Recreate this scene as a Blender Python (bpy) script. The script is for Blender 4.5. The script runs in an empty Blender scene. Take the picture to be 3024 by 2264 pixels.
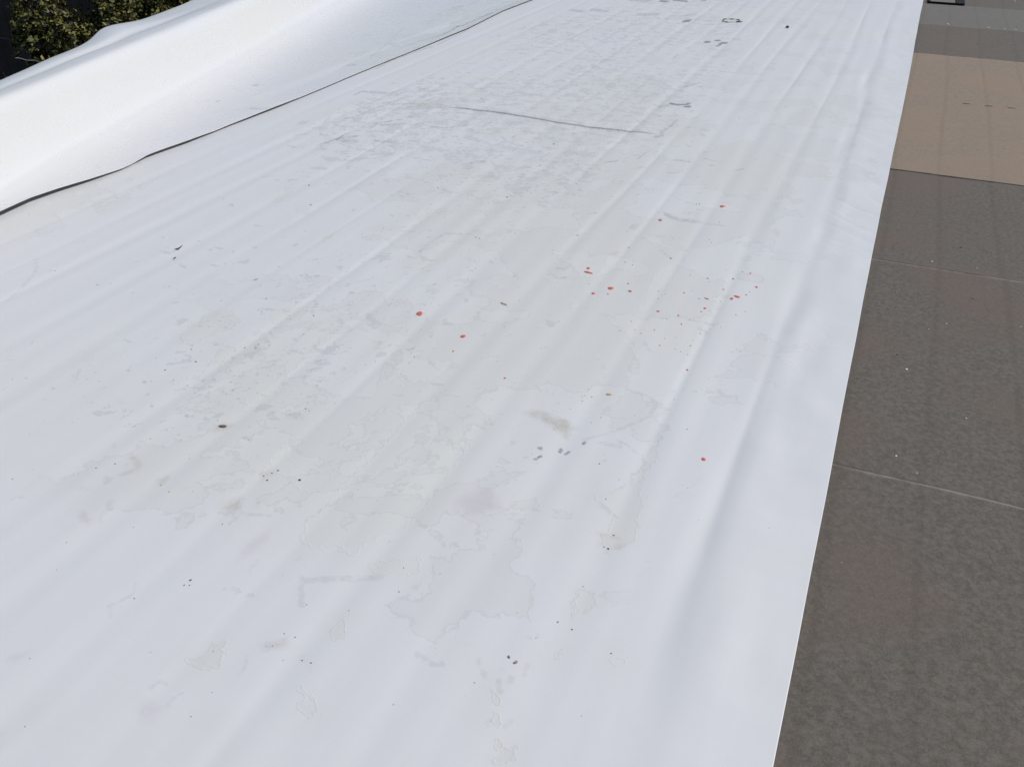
import bpy, bmesh, math, random
import numpy as np
from mathutils import Matrix, Vector
random.seed(7)
scene = bpy.context.scene
COL = scene.collection

# ------------------------------------------------------------------ camera
F = 2661.0; CAMH = 1.5                                  # focal length in photo pixels, eye height in metres
aY = np.array([1317., 1641., -F]); aY /= np.linalg.norm(aY)
aX = np.array([7571., -1759., F]); aX /= np.linalg.norm(aX)
aZ = np.cross(aX, aY)
ROT = np.array([aX, aY, aZ])
cam = bpy.data.cameras.new("camera"); co = bpy.data.objects.new("camera", cam); COL.objects.link(co)
cam.sensor_width = 36.0; cam.lens = 36.0 * F / 3024.0
cam.clip_start = 0.02; cam.clip_end = 500
co.matrix_world = Matrix.Translation((0, 0, CAMH)) @ Matrix([list(r) for r in ROT]).to_4x4()
scene.camera = co

# ------------------------------------------------------------------ world, sun, exposure
SUN_AZ = math.radians(41.0)      # measured from +x towards +y
SUN_EL = math.radians(48.5)
world = bpy.data.worlds.new("World"); scene.world = world; world.use_nodes = True
wn = world.node_tree; bg = wn.nodes["Background"]
sky = wn.nodes.new("ShaderNodeTexSky"); sky.sky_type = 'NISHITA'; sky.sun_disc = False
sky.sun_elevation = SUN_EL; sky.sun_rotation = math.pi/2 - SUN_AZ
wn.links.new(sky.outputs[0], bg.inputs[0]); bg.inputs[1].default_value = 0.082
sl = bpy.data.lights.new("sun", 'SUN'); sl.energy = 2.62; sl.angle = math.radians(0.53); sl.color = (1.0, 0.952, 0.885)
so = bpy.data.objects.new("sun", sl); COL.objects.link(so)
sd = Vector((math.cos(SUN_EL)*math.cos(SUN_AZ), math.cos(SUN_EL)*math.sin(SUN_AZ), math.sin(SUN_EL)))
so.rotation_euler = sd.to_track_quat('Z', 'Y').to_euler(); so.location = (3, 2, 8)
scene.view_settings.view_transform = 'Standard'; scene.view_settings.look = 'None'
scene.view_settings.gamma = 1.0; scene.view_settings.exposure = 0.0

# ------------------------------------------------------------------ helpers
def at(px, py, z=0.0):
    """point of the plane at height z that the photo shows at pixel px, py"""
    c = ROT @ np.array([px-1512., 1132.-py, -F]); t = (z-CAMH)/c[2]
    return float(t*c[0]), float(t*c[1])
def depth_of(x, y, z=0.0):
    return -float((ROT.T @ np.array([x, y, z-CAMH]))[2])
def crop(ox, oy, s, pts): return [at(ox+a/s, oy+b/s) for a, b in pts]

def tag(o, label=None, cat=None, group=None, kind=None):
    if label: o['label'] = label
    if cat: o['category'] = cat
    if group: o['group'] = group
    if kind: o['kind'] = kind
    return o
def link(name, me, mats=(), parent=None):
    o = bpy.data.objects.new(name, me); COL.objects.link(o)
    for m in mats: me.materials.append(m)
    if parent: o.parent = parent
    return o
def empty(name, loc=(0, 0, 0), rz=0):
    o = bpy.data.objects.new(name, None); COL.objects.link(o); o.location = loc; o.rotation_euler.z = rz
    o.empty_display_size = 0.1
    return o

_rng = np.random.RandomState(11)
_perm = _rng.permutation(512); _g = _rng.rand(512)*2*np.pi
_gx, _gy = np.cos(_g), np.sin(_g)
def perlin(x, y):
    xi = np.floor(x).astype(int); yi = np.floor(y).astype(int); fx = x-xi; fy = y-yi
    u = fx*fx*fx*(fx*(fx*6-15)+10); v = fy*fy*fy*(fy*(fy*6-15)+10)
    def gr(i, j, dx, dy):
        h = _perm[(_perm[i & 511]+j) & 511]; return _gx[h]*dx+_gy[h]*dy
    a = gr(xi, yi, fx, fy); b = gr(xi+1, yi, fx-1, fy); c = gr(xi, yi+1, fx, fy-1); d = gr(xi+1, yi+1, fx-1, fy-1)
    return (a*(1-u)+b*u)*(1-v)+(c*(1-u)+d*u)*v
def fbm(x, y, o=4):
    s = 0; a = 1.0
    for k in range(o): s = s + a*perlin(x*2**k+17.3*k, y*2**k-9.1*k); a *= .5
    return s
def smooth(a, b, x):
    t = np.clip((x-a)/(b-a), 0, 1); return t*t*(3-2*t)

def seg_dist(X, Y, P, closed=False):
    """unsigned distance to a polyline, and inside test for closed ones"""
    D = np.full(X.shape, 9.0); ins = np.zeros(X.shape, bool)
    n = len(P); m = n if closed else n-1
    for i in range(m):
        ax, ay = P[i]; bx, by = P[(i+1) % n]; dx, dy = bx-ax, by-ay
        t = np.clip(((X-ax)*dx+(Y-ay)*dy)/(dx*dx+dy*dy+1e-12), 0, 1)
        D = np.minimum(D, np.hypot(X-ax-t*dx, Y-ay-t*dy))
        if closed:
            c = ((ay > Y) != (by > Y)) & (X < (bx-ax)*(Y-ay)/(by-ay+1e-12)+ax); ins ^= c
    if closed: D = np.where(ins, -D, D)
    return D
def field(X, Y, polys, closed, far=0.12, widths=None, squash=False):
    out = np.full(X.shape, far)
    for k, P in enumerate(polys):
        if len(P) < 2: continue
        w = widths[k] if widths else 0
        if squash:          # far marks are smears drawn out along the sheet
            ky = max(1.0, math.hypot(np.mean([p[0] for p in P]), np.mean([p[1] for p in P]))/1.9); w *= 1.25
            xs = [p[0] for p in P]; ys = [p[1] for p in P]
            m = (X > min(xs)-far-w) & (X < max(xs)+far+w) & (Y > min(ys)-(far+w)*ky) & (Y < max(ys)+(far+w)*ky)
            if m.any(): out[m] = np.minimum(out[m], seg_dist(X[m], Y[m]/ky, [(a, b/ky) for a, b in P], closed)-w)
            continue
        xs = [p[0] for p in P]; ys = [p[1] for p in P]
        m = (X > min(xs)-far-w) & (X < max(xs)+far+w) & (Y > min(ys)-far-w) & (Y < max(ys)+far+w)
        if m.any(): out[m] = np.minimum(out[m], seg_dist(X[m], Y[m], P, closed)-w)
    return out

def grid_mesh(name, X, Y, Z):
    """rows x cols arrays to a smooth quad mesh"""
    r, c = X.shape
    me = bpy.data.meshes.new(name)
    V = np.stack([X, Y, Z], -1).reshape(-1, 3).astype(np.float32)
    i = np.arange((r-1)*(c-1)); a = (i//(c-1))*c+i % (c-1)
    Q = np.stack([a, a+1, a+c+1, a+c], 1).astype(np.int32)
    me.vertices.add(len(V)); me.vertices.foreach_set('co', V.ravel())
    me.loops.add(len(Q)*4); me.loops.foreach_set('vertex_index', Q.ravel())
    me.polygons.add(len(Q)); me.polygons.foreach_set('loop_start', np.arange(0, len(Q)*4, 4, dtype=np.int32))
    me.polygons.foreach_set('use_smooth', np.ones(len(Q), bool))
    me.update(calc_edges=True); me.validate()
    return me
def attr(me, name, arr):
    a = me.attributes.new(name, 'FLOAT', 'POINT'); a.data.foreach_set('value', arr.ravel().astype(np.float32))

# ------------------------------------------------------------------ node helper
class NT:
    def __init__(s, name):
        s.m = bpy.data.materials.new(name); s.m.use_nodes = True; s.t = s.m.node_tree
        s.b = s.t.nodes['Principled BSDF']
    def n(s, typ, **kw):
        nd = s.t.nodes.new('ShaderNode'+typ)
        for k, v in kw.items(): setattr(nd, k, v)
        return nd
    def put(s, sock, v):
        if isinstance(v, bpy.types.NodeSocket): s.t.links.new(v, sock)
        else:
            if isinstance(v, tuple) and len(v) == 3 and sock.type == 'RGBA': v = (*v, 1)
            sock.default_value = v
    def math(s, op, a, b=0.0, c=None, clamp=False):
        nd = s.n('Math', operation=op, use_clamp=clamp); s.put(nd.inputs[0], a); s.put(nd.inputs[1], b)
        if c is not None: s.put(nd.inputs[2], c)
        return nd.outputs[0]
    def obj(s, scale=(1, 1, 1)):
        tc = s.n('TexCoord'); mp = s.n('Mapping'); s.t.links.new(tc.outputs['Object'], mp.inputs[0]); mp.inputs['Scale'].default_value = scale
        return mp.outputs[0]
    def noise(s, scale, detail=3, rough=.5, vec=None, dist=0.0):
        nd = s.n('TexNoise'); nd.inputs['Scale'].default_value = scale; nd.inputs['Detail'].default_value = detail
        nd.inputs['Roughness'].default_value = rough; nd.inputs['Distortion'].default_value = dist
        s.t.links.new(vec if vec is not None else s.obj(), nd.inputs['Vector'])
        return nd.outputs[0]
    def step(s, v, a, b):
        nd = s.n('MapRange', interpolation_type='SMOOTHSTEP'); s.put(nd.inputs[0], v); nd.inputs[1].default_value = a; nd.inputs[2].default_value = b
        return nd.outputs[0]
    def mix(s, f, a, b):
        nd = s.n('Mix', data_type='RGBA'); s.put(nd.inputs[0], f); s.put(nd.inputs[6], a); s.put(nd.inputs[7], b); return nd.outputs[2]
    def n_y(s, vec):
        q = s.n('SeparateXYZ'); s.t.links.new(vec, q.inputs[0]); return q.outputs[1]
    def at(s, name):
        nd = s.n('Attribute', attribute_name=name); return nd.outputs['Fac']
    def bump(s, h, strength=1.0, dist=.001, nrm=None):
        nd = s.n('Bump'); s.put(nd.inputs['Height'], h); nd.inputs['Strength'].default_value = strength; nd.inputs['Distance'].default_value = dist
        if nrm is not None: s.put(nd.inputs['Normal'], nrm)
        return nd.outputs[0]
    def set(s, **kw):
        for k, v in kw.items(): s.put(s.b.inputs[k.replace('_', ' ')], v)
        return s.m
def plain(name, c, rough=.7, var=.12, scale=30, spec=.5, bump=.0):
    s = NT(name); nz = s.noise(scale, 3)
    col = s.mix(s.step(nz, .3, .7), tuple(x*(1-var) for x in c), tuple(min(1, x*(1+var)) for x in c))
    kw = {}
    if bump: kw['Normal'] = s.bump(nz, .6, bump)
    return s.set(Base_Color=col, Roughness=rough, Specular_IOR_Level=spec, **kw)

# ------------------------------------------------------------------ materials
def membrane_mat(name, dirty, r0=.34, spec=.45, bs=.6):
    s = NT(name)
    vec = s.obj()
    lo = s.noise(1.1, 3, .5, vec); mid = s.noise(7, 4, .6, vec); hi = s.noise(60, 3, .6, vec); fi = s.noise(260, 2, .5, vec)
    base = s.mix(s.step(lo, .35, .65), (.765, .772, .795), (.770, .778, .772))
    base = s.mix(s.math('MULTIPLY', s.step(mid, .35, .7), .25), base, (.745, .757, .750))
    height = s.math('MULTIPLY', fi, .08)
    rough = s.math('MULTIPLY_ADD', mid, .15, r0)
    if dirty:
        wob = s.math('ADD', s.math('MULTIPLY_ADD', s.noise(22, 4, .6, vec), .075, -.0375), s.math('MULTIPLY_ADD', s.noise(110, 3, .6, vec), .010, -.005))
        # dried puddle stains with a rim
        sdv = s.math('ADD', s.at('stain'), wob)
        ins = s.math('SUBTRACT', 1.0, s.step(sdv, -.002, .0015))
        rim = s.math('MULTIPLY', ins, s.step(sdv, -.007, -.0005))
        soft = s.math('SUBTRACT', 1.0, s.step(sdv, -.05, .10))
        base = s.mix(s.math('MULTIPLY', soft, .5), base, (.735, .747, .722))
        base = s.mix(s.math('MULTIPLY', ins, s.math('MULTIPLY_ADD', s.step(s.noise(3.5, 3, .6, vec), .35, .62), .55, .2)), base, (.700, .702, .670))
        base = s.mix(s.math('MULTIPLY', s.math('MULTIPLY', rim, s.step(s.noise(9, 3, .6, vec), .42, .66)), s.math('MULTIPLY', s.step(s.n_y(vec), .8, 2.2), .5)), base, (.52, .53, .50))
        base = s.mix(s.math('MULTIPLY', s.at('tint'), s.step(mid, .1, .5)), base, (.752, .758, .728))
        fz = s.math('ADD', s.noise(2.6, 9, .60, vec, .3), s.math('MULTIPLY', s.at('tint'), .16))
        film = s.math('MULTIPLY', s.step(fz, .600, .606), s.step(s.at('tint'), .03, .25))
        frim = s.math('MULTIPLY', film, s.math('SUBTRACT', 1.0, s.step(fz, .603, .618)))
        base = s.mix(s.math('MULTIPLY', film, .30), base, (.690, .694, .668))
        base = s.mix(s.math('MULTIPLY', frim, .30), base, (.50, .51, .49))
        # flecks: thin dirt films broken into small shapes
        fm = s.at('fleck')
        fn = s.noise(11, 6, .62, vec, .4)
        fv = s.math('ADD', fn, s.math('MULTIPLY', fm, .16))
        fl = s.math('MULTIPLY', s.step(fv, .700, .706), s.step(fm, .02, .3))
        base = s.mix(s.math('MULTIPLY', fl, .6), base, (.585, .597, .610))
        fn2 = s.noise(37, 5, .6, vec, .8)
        fv2 = s.math('ADD', fn2, s.math('MULTIPLY', fm, .12))
        fl2 = s.math('MULTIPLY', s.step(fv2, .715, .725), s.step(fm, .05, .4))
        base = s.mix(s.math('MULTIPLY', fl2, .55), base, (.48, .49, .50))
        # brown dirt, pink smear
        br = s.math('SUBTRACT', 1.0, s.step(s.math('ADD', s.at('brown'), s.math('MULTIPLY', wob, .9)), -.030, .016))
        base = s.mix(s.math('MULTIPLY', br, s.math('MULTIPLY_ADD', hi, .9, 0.0)), base, (.44, .40, .31))
        pk = s.math('SUBTRACT', 1.0, s.step(s.math('ADD', s.at('pink'), s.math('MULTIPLY', wob, .8)), -.03, .02))
        base = s.mix(s.math('MULTIPLY', pk, .55), base, (.66, .61, .65))
        # scuff lines
        sxyz = s.n('SeparateXYZ'); s.t.links.new(vec, sxyz.inputs[0]); faint = s.math('MULTIPLY_ADD', s.step(sxyz.outputs[1], 2.2, 4.5), .62, .38)
        lf = s.math('SUBTRACT', 1.0, s.step(s.math('ADD', s.at('scuff'), s.math('MULTIPLY', s.math('SUBTRACT', s.noise(60, 3, .6, vec), .4), .022)), -.001, .007))
        base = s.mix(s.math('MULTIPLY', s.math('MULTIPLY', s.math('MULTIPLY', lf, .80), faint), s.step(s.noise(38, 4, .65, vec), .30, .6)), base, (.50, .505, .51))
        ld = s.math('SUBTRACT', 1.0, s.step(s.math('ADD', s.at('mark'), s.math('MULTIPLY', s.noise(55, 4, .7, vec), .026)), .012, .020))
        base = s.mix(s.math('MULTIPLY', ld, .75), base, (.16, .165, .18))
        # small dirt points
        vo = s.n('TexVoronoi'); vo.inputs['Scale'].default_value = 26; s.t.links.new(vec, vo.inputs['Vector'])
        sep = s.n('SeparateColor'); s.t.links.new(vo.outputs['Color'], sep.inputs[0])
        dot = s.math('MULTIPLY', s.math('SUBTRACT', 1.0, s.step(vo.outputs['Distance'], .03, .075)), s.step(sep.outputs[0], .80, .86))
        dot = s.math('MULTIPLY', dot, s.step(s.noise(2.2, 3, .6, vec), .45, .62))
        base = s.mix(s.math('MULTIPLY', dot, .6), base, (.36, .36, .35))
        height = s.math('ADD', height, s.math('MULTIPLY', rim, .5)); height = s.math('ADD', height, s.math('MULTIPLY', fl, .25))
        rough = s.math('ADD', rough, s.math('MULTIPLY', ins, .12)); rough = s.math('ADD', rough, s.math('MULTIPLY', fl, .15))
    height = s.math('ADD', height, s.math('MULTIPLY', mid, .45))
    height = s.math('ADD', height, s.math('MULTIPLY', s.noise(1, 3, .6, s.obj((34, 9, 20))), .22))
    height = s.math('ADD', height, s.math('MULTIPLY', s.noise(1, 3, .6, s.obj((14, 60, 20))), .16))
    return s.set(Base_Color=base, Roughness=rough, Specular_IOR_Level=spec, Normal=s.bump(height, bs, .0012))
M_SHEET = membrane_mat('weathered_white_membrane', True)
M_CLEAN = membrane_mat('clean_white_membrane', True, .21, .75, .22)
M_UNDER_SHADE = plain('membrane_underside_and_gap_shade', (.07, .075, .08), .8)  # underside, and the seam lip coloured dark as shade in the gap
M_EDGE = plain('membrane_cut_edge', (.80, .79, .77), .5, .05)

def board_mat(name, c1, c2, tint, warm):
    s = NT(name); vec = s.obj()
    a = s.noise(62, 5, .7, vec); b = s.noise(1.6, 3, .5, vec); c = s.noise(220, 3, .6, vec); st = s.noise(26, 4, .6, s.obj((1, .35, 1)))
    base = s.mix(s.step(a, .32, .70), c1, c2)
    base = s.mix(s.math('MULTIPLY', s.step(b, .44, .60), .62), base, tint)
    base = s.mix(s.math('MULTIPLY', s.step(c, .45, .72), .36), base, tuple(min(1, v*1.45) for v in c2))
    base = s.mix(s.math('MULTIPLY', s.step(c, .52, .28), .0), base, c1)
    base = s.mix(s.math('MULTIPLY', s.step(st, .60, .74), .35), base, tuple(v*.72 for v in c1))
    # pale rub along worn edges and the valleys of the board
    wr = s.math('SUBTRACT', 1.0, s.step(s.math('ADD', s.at('wear'), s.math('MULTIPLY', s.noise(30, 4, .7, vec), .05)), .016, .042))
    base = s.mix(s.math('MULTIPLY', wr, s.math('MULTIPLY', s.step(s.noise(12, 3, .6, vec), .44, .66), .5)), base, tuple(min(1, v*1.9) for v in c2))
    ef = s.math('SUBTRACT', 1.0, s.step(s.at('wear'), .003, .011))
    base = s.mix(s.math('MULTIPLY', ef, s.math('MULTIPLY', s.step(s.noise(4, 4, .7, vec), .38, .58), .7)), base, tuple(min(1, v*1.7) for v in c2))
    gv = s.math('SUBTRACT', 1.0, s.step(s.math('ADD', s.at('groove'), s.math('MULTIPLY', s.noise(14, 3, .6, vec), .02)), .008, .030))
    base = s.mix(s.math('MULTIPLY', gv, .22), base, tuple(v*.70 for v in c1))
    h = s.math('ADD', s.math('MULTIPLY', a, .6), s.math('MULTIPLY', c, .5))
    return s.set(Base_Color=base, Roughness=.85, Specular_IOR_Level=.25, Normal=s.bump(h, .45, .0015))
M_GREY = board_mat('aged_grey_fibreboard', (.108, .096, .080), (.170, .153, .130), (.158, .122, .104), False)
M_GREY2 = board_mat('bleached_grey_fibreboard', (.145, .140, .124), (.205, .196, .175), (.17, .155, .142), False)
M_TAN = board_mat('fresh_tan_fibreboard', (.245, .196, .150), (.305, .248, .193), (.30, .225, .165), True)

# ------------------------------------------------------------------ setting: ground, building, roof deck
def box(bm, x0, x1, y0, y1, z0, z1):
    vs = [bm.verts.new(p) for p in [(x0,y0,z0),(x1,y0,z0),(x1,y1,z0),(x0,y1,z0),(x0,y0,z1),(x1,y0,z1),(x1,y1,z1),(x0,y1,z1)]]
    for f in [(0,3,2,1),(4,5,6,7),(0,1,5,4),(1,2,6,5),(2,3,7,6),(3,0,4,7)]: bm.faces.new([vs[i] for i in f])
def bm_obj(name, bm, mats, parent=None, smooth=False):
    me = bpy.data.meshes.new(name); bm.normal_update(); bm.to_mesh(me); bm.free()
    if smooth: me.polygons.foreach_set('use_smooth', np.ones(len(me.polygons), bool))
    return link(name, me, mats, parent)
GZ = -3.6
bm = bmesh.new(); vs = [bm.verts.new(p) for p in [(-200,-200,GZ),(200,-200,GZ),(200,200,GZ),(-200,200,GZ)]]; bm.faces.new(vs)
tag(bm_obj('ground', bm, [plain('dark_soil', (.022, .020, .016), .95, .4, 3, .2)]), kind='structure')
yaw_k = -0.263                                            # the roof edge runs askew to the sheets
def foot_x(y): return np.minimum(-3.76+yaw_k*(y-2.82), -3.62)
def roof_left(y): return float(foot_x(y))-.27
YK = 2.82+(-3.62+3.76)/yaw_k
bm = bmesh.new()
y0, y1 = -3.0, 19.0
def prism(bm, pts, z0, z1):
    lo = [bm.verts.new((x, y, z0)) for x, y in pts]; hi = [bm.verts.new((x, y, z1)) for x, y in pts]
    bm.faces.new(hi); bm.faces.new(lo[::-1]); n = len(pts)
    for i in range(n): bm.faces.new([lo[i], lo[(i+1) % n], hi[(i+1) % n], hi[i]])
prism(bm, [(roof_left(y0)-.02, y0), (7, y0), (7, y1), (roof_left(y1)-.02, y1), (roof_left(YK)-.02, YK)], -.20, -.028)
tag(bm_obj('roof_deck', bm, [plain('roof_deck_grey', (.12, .115, .105), .9, .2, 12)]), kind='structure')
b = empty('building', (0, 0, GZ))
tag(b, 'low building with plain stucco wall that carries the white membrane roof', 'building')
bm = bmesh.new(); prism(bm, [(roof_left(y0)+.04, y0+.1), (6.9, y0+.1), (6.9, y1-.1), (roof_left(y1)+.04, y1-.1), (roof_left(YK)+.04, YK)], 0, -.205-GZ)
bm_obj('wall', bm, [plain('stucco_grey', (.30, .29, .27), .9, .1, 8)], b)
bm = bmesh.new(); ya_, yb_ = -.7, 12.9; prism(bm, [(roof_left(ya_)+.06, ya_), (roof_left(ya_)+.15, ya_), (roof_left(YK)+.15, YK), (roof_left(yb_)+.15, yb_), (roof_left(yb_)+.02, yb_), (roof_left(YK)+.06, YK)], -.026-GZ, .275-GZ)
bm_obj('parapet', bm, [plain('parapet_wood', (.28, .22, .15), .9, .1, 8)], b)

# ------------------------------------------------------------------ fibreboards on the roof
VAL = [-3.26, -3.01, -2.81, -2.54, -2.30, -2.07, -1.81, -1.58, -1.35, -1.10, -.90, -.66, -.42, -.185]
BGROOVE = [.075, .30, .545, .80, 1.06, 1.31, 1.55, 1.80, 2.05, 2.30]
rows = [(-1.2, .68, M_GREY, 'dark grey fibreboard in the near right corner behind the camera side', 0, .006),
        (.68, 2.216, M_GREY, 'dark grey-brown fibreboard nearest the viewer, in the bottom right corner', 0, .0062),
        (2.216, 3.745, M_GREY, 'grey fibreboard with a reddish cast and tiny white chips, second row from the near right corner', 1, .0046),
        (3.745, 4.98, M_GREY, 'grey fibreboard just in front of the tan boards', 2, .003),
        (4.98, 8.05, M_TAN, 'long tan unweathered fibreboard between the grey ones', 3, .0085),
        (8.05, 9.41, M_GREY, 'grey fibreboard just beyond the tan boards', 5, .0055),
        (9.41, 10.62, M_GREY2, 'pale worn grey fibreboard with the black tray on its far edge', 6, .004),
        (10.62, 12.1, M_GREY, 'grey fibreboard in the top right corner behind the black tray', 7, .003),
        (12.1, 13.6, M_GREY2, 'grey fibreboard beyond the top right corner', 8, .004)]
def board(ya, yb, mat, label, k, lift, x0=-.55, x1=2.42):
    nx, ny = int((x1-x0)/.012), int((yb-ya)/.012)
    xs = np.linspace(x0, x1, nx); ys = np.linspace(ya+.0008, yb-.0008, ny); X, Y = np.meshgrid(xs, ys)
    skew = .006*np.sin(k*2.1)*(X-.5)
    Z = -.016+lift+.0012*fbm(X*1.3+k*7, Y*1.3, 3)
    gd = np.min([np.abs(X-gx-.012*np.sin(Y*1.3+gx*5+k)) for gx in BGROOVE], 0)
    Z -= .0010*np.exp(-(gd/.022)**2)*(.5+perlin(X*0+gd*0+k*3.1, Y*.9+X*3))
    Y2 = Y+.004*perlin(X*4+k, Y*0+k*3.3)
    ed = np.minimum(np.minimum(Y-ya, yb-Y), np.minimum(X-x0, x1-X))
    Z -= .0004*np.exp(-ed/.004)
    # skirt
    def pad(A): return np.pad(A, 1, mode='edge')
    Xp, Yp, Zp = pad(X), pad(Y2+skew), pad(Z)
    Zp[0, :] = Zp[-1, :] = -.0265; Zp[:, 0] = Zp[:, -1] = -.0265
    me = grid_mesh('roof_board', Xp, Yp, Zp)
    attr(me, 'wear', pad(np.minimum(Y-ya, yb-Y))); attr(me, 'groove', pad(gd))
    o = link('roof_board', me, [mat]); tag(o, label, 'board', 'fibreboards laid over the roof'); return o
for r in rows[1:9]: board(*r)

# ------------------------------------------------------------------ main white sheet
S2 = 2.76
st, brn, pnk, scf, scw, mrk, mrw = [], [], [], [], [], [], []
A5 = (800, 1150, S2)
st += [crop(*A5, [(920,460),(850,550),(700,680),(580,790),(500,920),(370,1020),(250,1110),(260,1230),(390,1300),(540,1290),(700,1370),(780,1250),(1000,1190),(1200,1040),(1450,700),(1640,420),(1520,200),(1240,110),(1180,200),(1000,350)]),
       crop(*A5, [(0,560),(60,500),(130,450),(200,640),(400,665),(520,670),(440,830),(240,830),(180,720),(90,680),(0,740),(-60,700)]),
       crop(*A5, [(870,190),(920,170),(940,220),(880,220)]), crop(*A5, [(580,470),(640,430),(740,420),(640,480),(600,490)]),
       crop(*A5, [(490,575),(520,590),(500,630)]), crop(*A5, [(640,1310),(700,1300),(690,1370),(650,1360)])]
A1 = (0, 600, S2)
st += [crop(*A1, [(1460,1090),(1640,960),(1700,890),(1860,900),(1900,960),(1840,1060),(1700,1100),(1560,1180)]),
       crop(*A1, [(1760,1150),(1900,1180),(2160,1100),(2300,1180),(2208,1500),(1900,1650),(1650,1700),(1720,1500),(1800,1380)]),
       crop(*A1, [(580,1460),(640,1370),(690,1300),(740,1245),(800,1245),(770,1290),(700,1320),(650,1400),(620,1460)]),
       crop(*A1, [(800,1460),(840,1455),(850,1480),(810,1485)]), crop(*A1, [(670,1580),(730,1575),(730,1600),(690,1605)])]
A2 = (800, 600, S2)
st += [crop(*A2, [(0,880),(200,850),(340,900),(200,950),(0,1000)]),
       crop(*A2, [(380,960),(580,1010),(460,1085),(280,1270),(150,1400),(20,1640),(-200,1700),(-300,1500),(0,1250),(200,1150)]),
       crop(*A2, [(1530,600),(1620,510),(1580,460),(1700,490),(1640,600),(1560,630)]), crop(*A2, [(1180,110),(1200,60),(1320,50),(1310,120)]),
       crop(*A2, [(810,230),(890,185),(1020,210),(1130,230),(1060,280),(1000,230),(900,240)]),
       crop(*A2, [(1640,120),(1750,90),(1850,120),(1700,190),(1630,160)]), crop(*A2, [(1010,1460),(1060,1450),(1150,1500),(1080,1510)]),
       crop(*A2, [(1030,470),(1200,460),(1260,370),(1420,330),(1700,290),(1600,420),(1350,520),(1150,560)]),
       crop(*A2, [(340,370),(430,310),(460,260),(530,260),(480,300),(400,350)]), crop(*A2, [(1800,690),(1810,650),(1920,660),(2000,730),(1900,710)]),
       crop(*A2, [(1400,200),(1500,180),(1480,210),(1420,215)])]
A3 = (1600, 600, S2)
st += [crop(*A3, [(1100,480),(1090,640),(960,720),(880,740),(830,880),(790,900),(820,800),(880,660),(960,540)]),
       crop(*A3, [(720,200),(850,170),(830,220),(690,250)]), crop(*A3, [(540,420),(650,390),(610,520),(500,510)]),
       crop(*A3, [(280,260),(340,190),(440,230),(640,260),(450,260),(330,250),(250,300),(140,400)]), crop(*A3, [(470,600),(490,530),(550,570),(540,600)])]
A6 = (1600, 1150, S2)
st += [crop(*A6, [(880,430),(890,520),(830,570),(840,660),(730,700),(730,770),(600,830),(480,860),(430,910),(580,1030),(540,1130),(480,1190),(490,1290),(540,1330),(700,1270),(770,1240),(800,1000),(830,720),(940,560),(970,400)])]
A7 = (0, 1664, 2.011)
st += [crop(*A7, [(1220,490),(1340,470),(1350,560),(1300,630),(1180,640),(1230,600),(1130,600),(1130,565),(1200,550)]),
       crop(*A7, [(1980,360),(2050,330),(2070,440),(1990,460)]), crop(*A7, [(1790,740),(1870,780),(1890,880),(1820,940),(1790,860)]),
       crop(*A7, [(185,910),(225,905),(220,920),(190,920)]), crop(*A7, [(1810,570),(1840,590),(1830,630)]), crop(*A7, [(1270,1010),(1310,1000),(1300,1050),(1275,1040)])]
A8 = (1100, 1664, 2.011)
st += [crop(*A8, [(1410,510),(1440,530),(1490,580),(1480,610),(1430,590),(1412,550)]), crop(*A8, [(1120,490),(1140,510),(1100,560)]),
       crop(*A8, [(740,1190),(800,1090),(870,1080),(860,1150),(780,1230)]), crop(*A8, [(720,900),(755,895),(760,990),(755,1110),(735,1115),(738,1000)]),
       crop(*A8, [(725,770),(750,800),(765,870),(745,850)]), crop(*A8, [(1240,150),(1320,180),(1350,230),(1200,310),(1180,400),(1190,240)]),
       crop(*A8, [(0,10),(270,-30),(280,60),(0,80)])]
AT = (800, 0, S2); A9 = (1500, 0, S2)
st += [crop(*AT, [(820,535),(900,480),(930,430),(1060,400),(990,450),(900,500)]), crop(*AT, [(330,1230),(420,1170),(500,1150),(400,1200),(480,1240),(380,1235)]),
       crop(*AT, [(1010,1160),(1080,1180),(1170,1190),(1270,1180),(1200,1210),(1090,1205)]), crop(*AT, [(140,1540),(200,1490),(320,1480),(300,1510),(180,1560),(80,1650),(20,1650)]),
       crop(*AT, [(1500,790),(1600,770),(1650,760),(1750,770),(1860,790),(1880,810),(1700,800)]), crop(*AT, [(1700,1090),(1850,1050),(2000,1100),(2208,1070),(2208,1180),(2000,1120),(1850,1120)]),
       crop(*AT, [(1160,830),(1380,815),(1600,830),(1500,870),(1200,880)]),
       crop(*A9, [(150,850),(200,820),(330,740),(430,720),(340,760),(230,830)]), crop(*A9, [(550,600),(580,560),(640,555),(500,640),(420,700),(490,620)]),
       crop(*A9, [(560,820),(600,780),(700,740),(640,800)]), crop(*A9, [(850,610),(900,580),(980,545),(900,620),(790,670),(740,655)]),
       crop(*A9, [(590,245),(640,230),(830,265),(740,270)]), crop(*A9, [(510,345),(550,335),(590,355),(540,360)])]
brn += [crop(*A5[:2], S2, [(0,0),(1,1)])][:0]
A4 = (0, 1150, S2)
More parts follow.
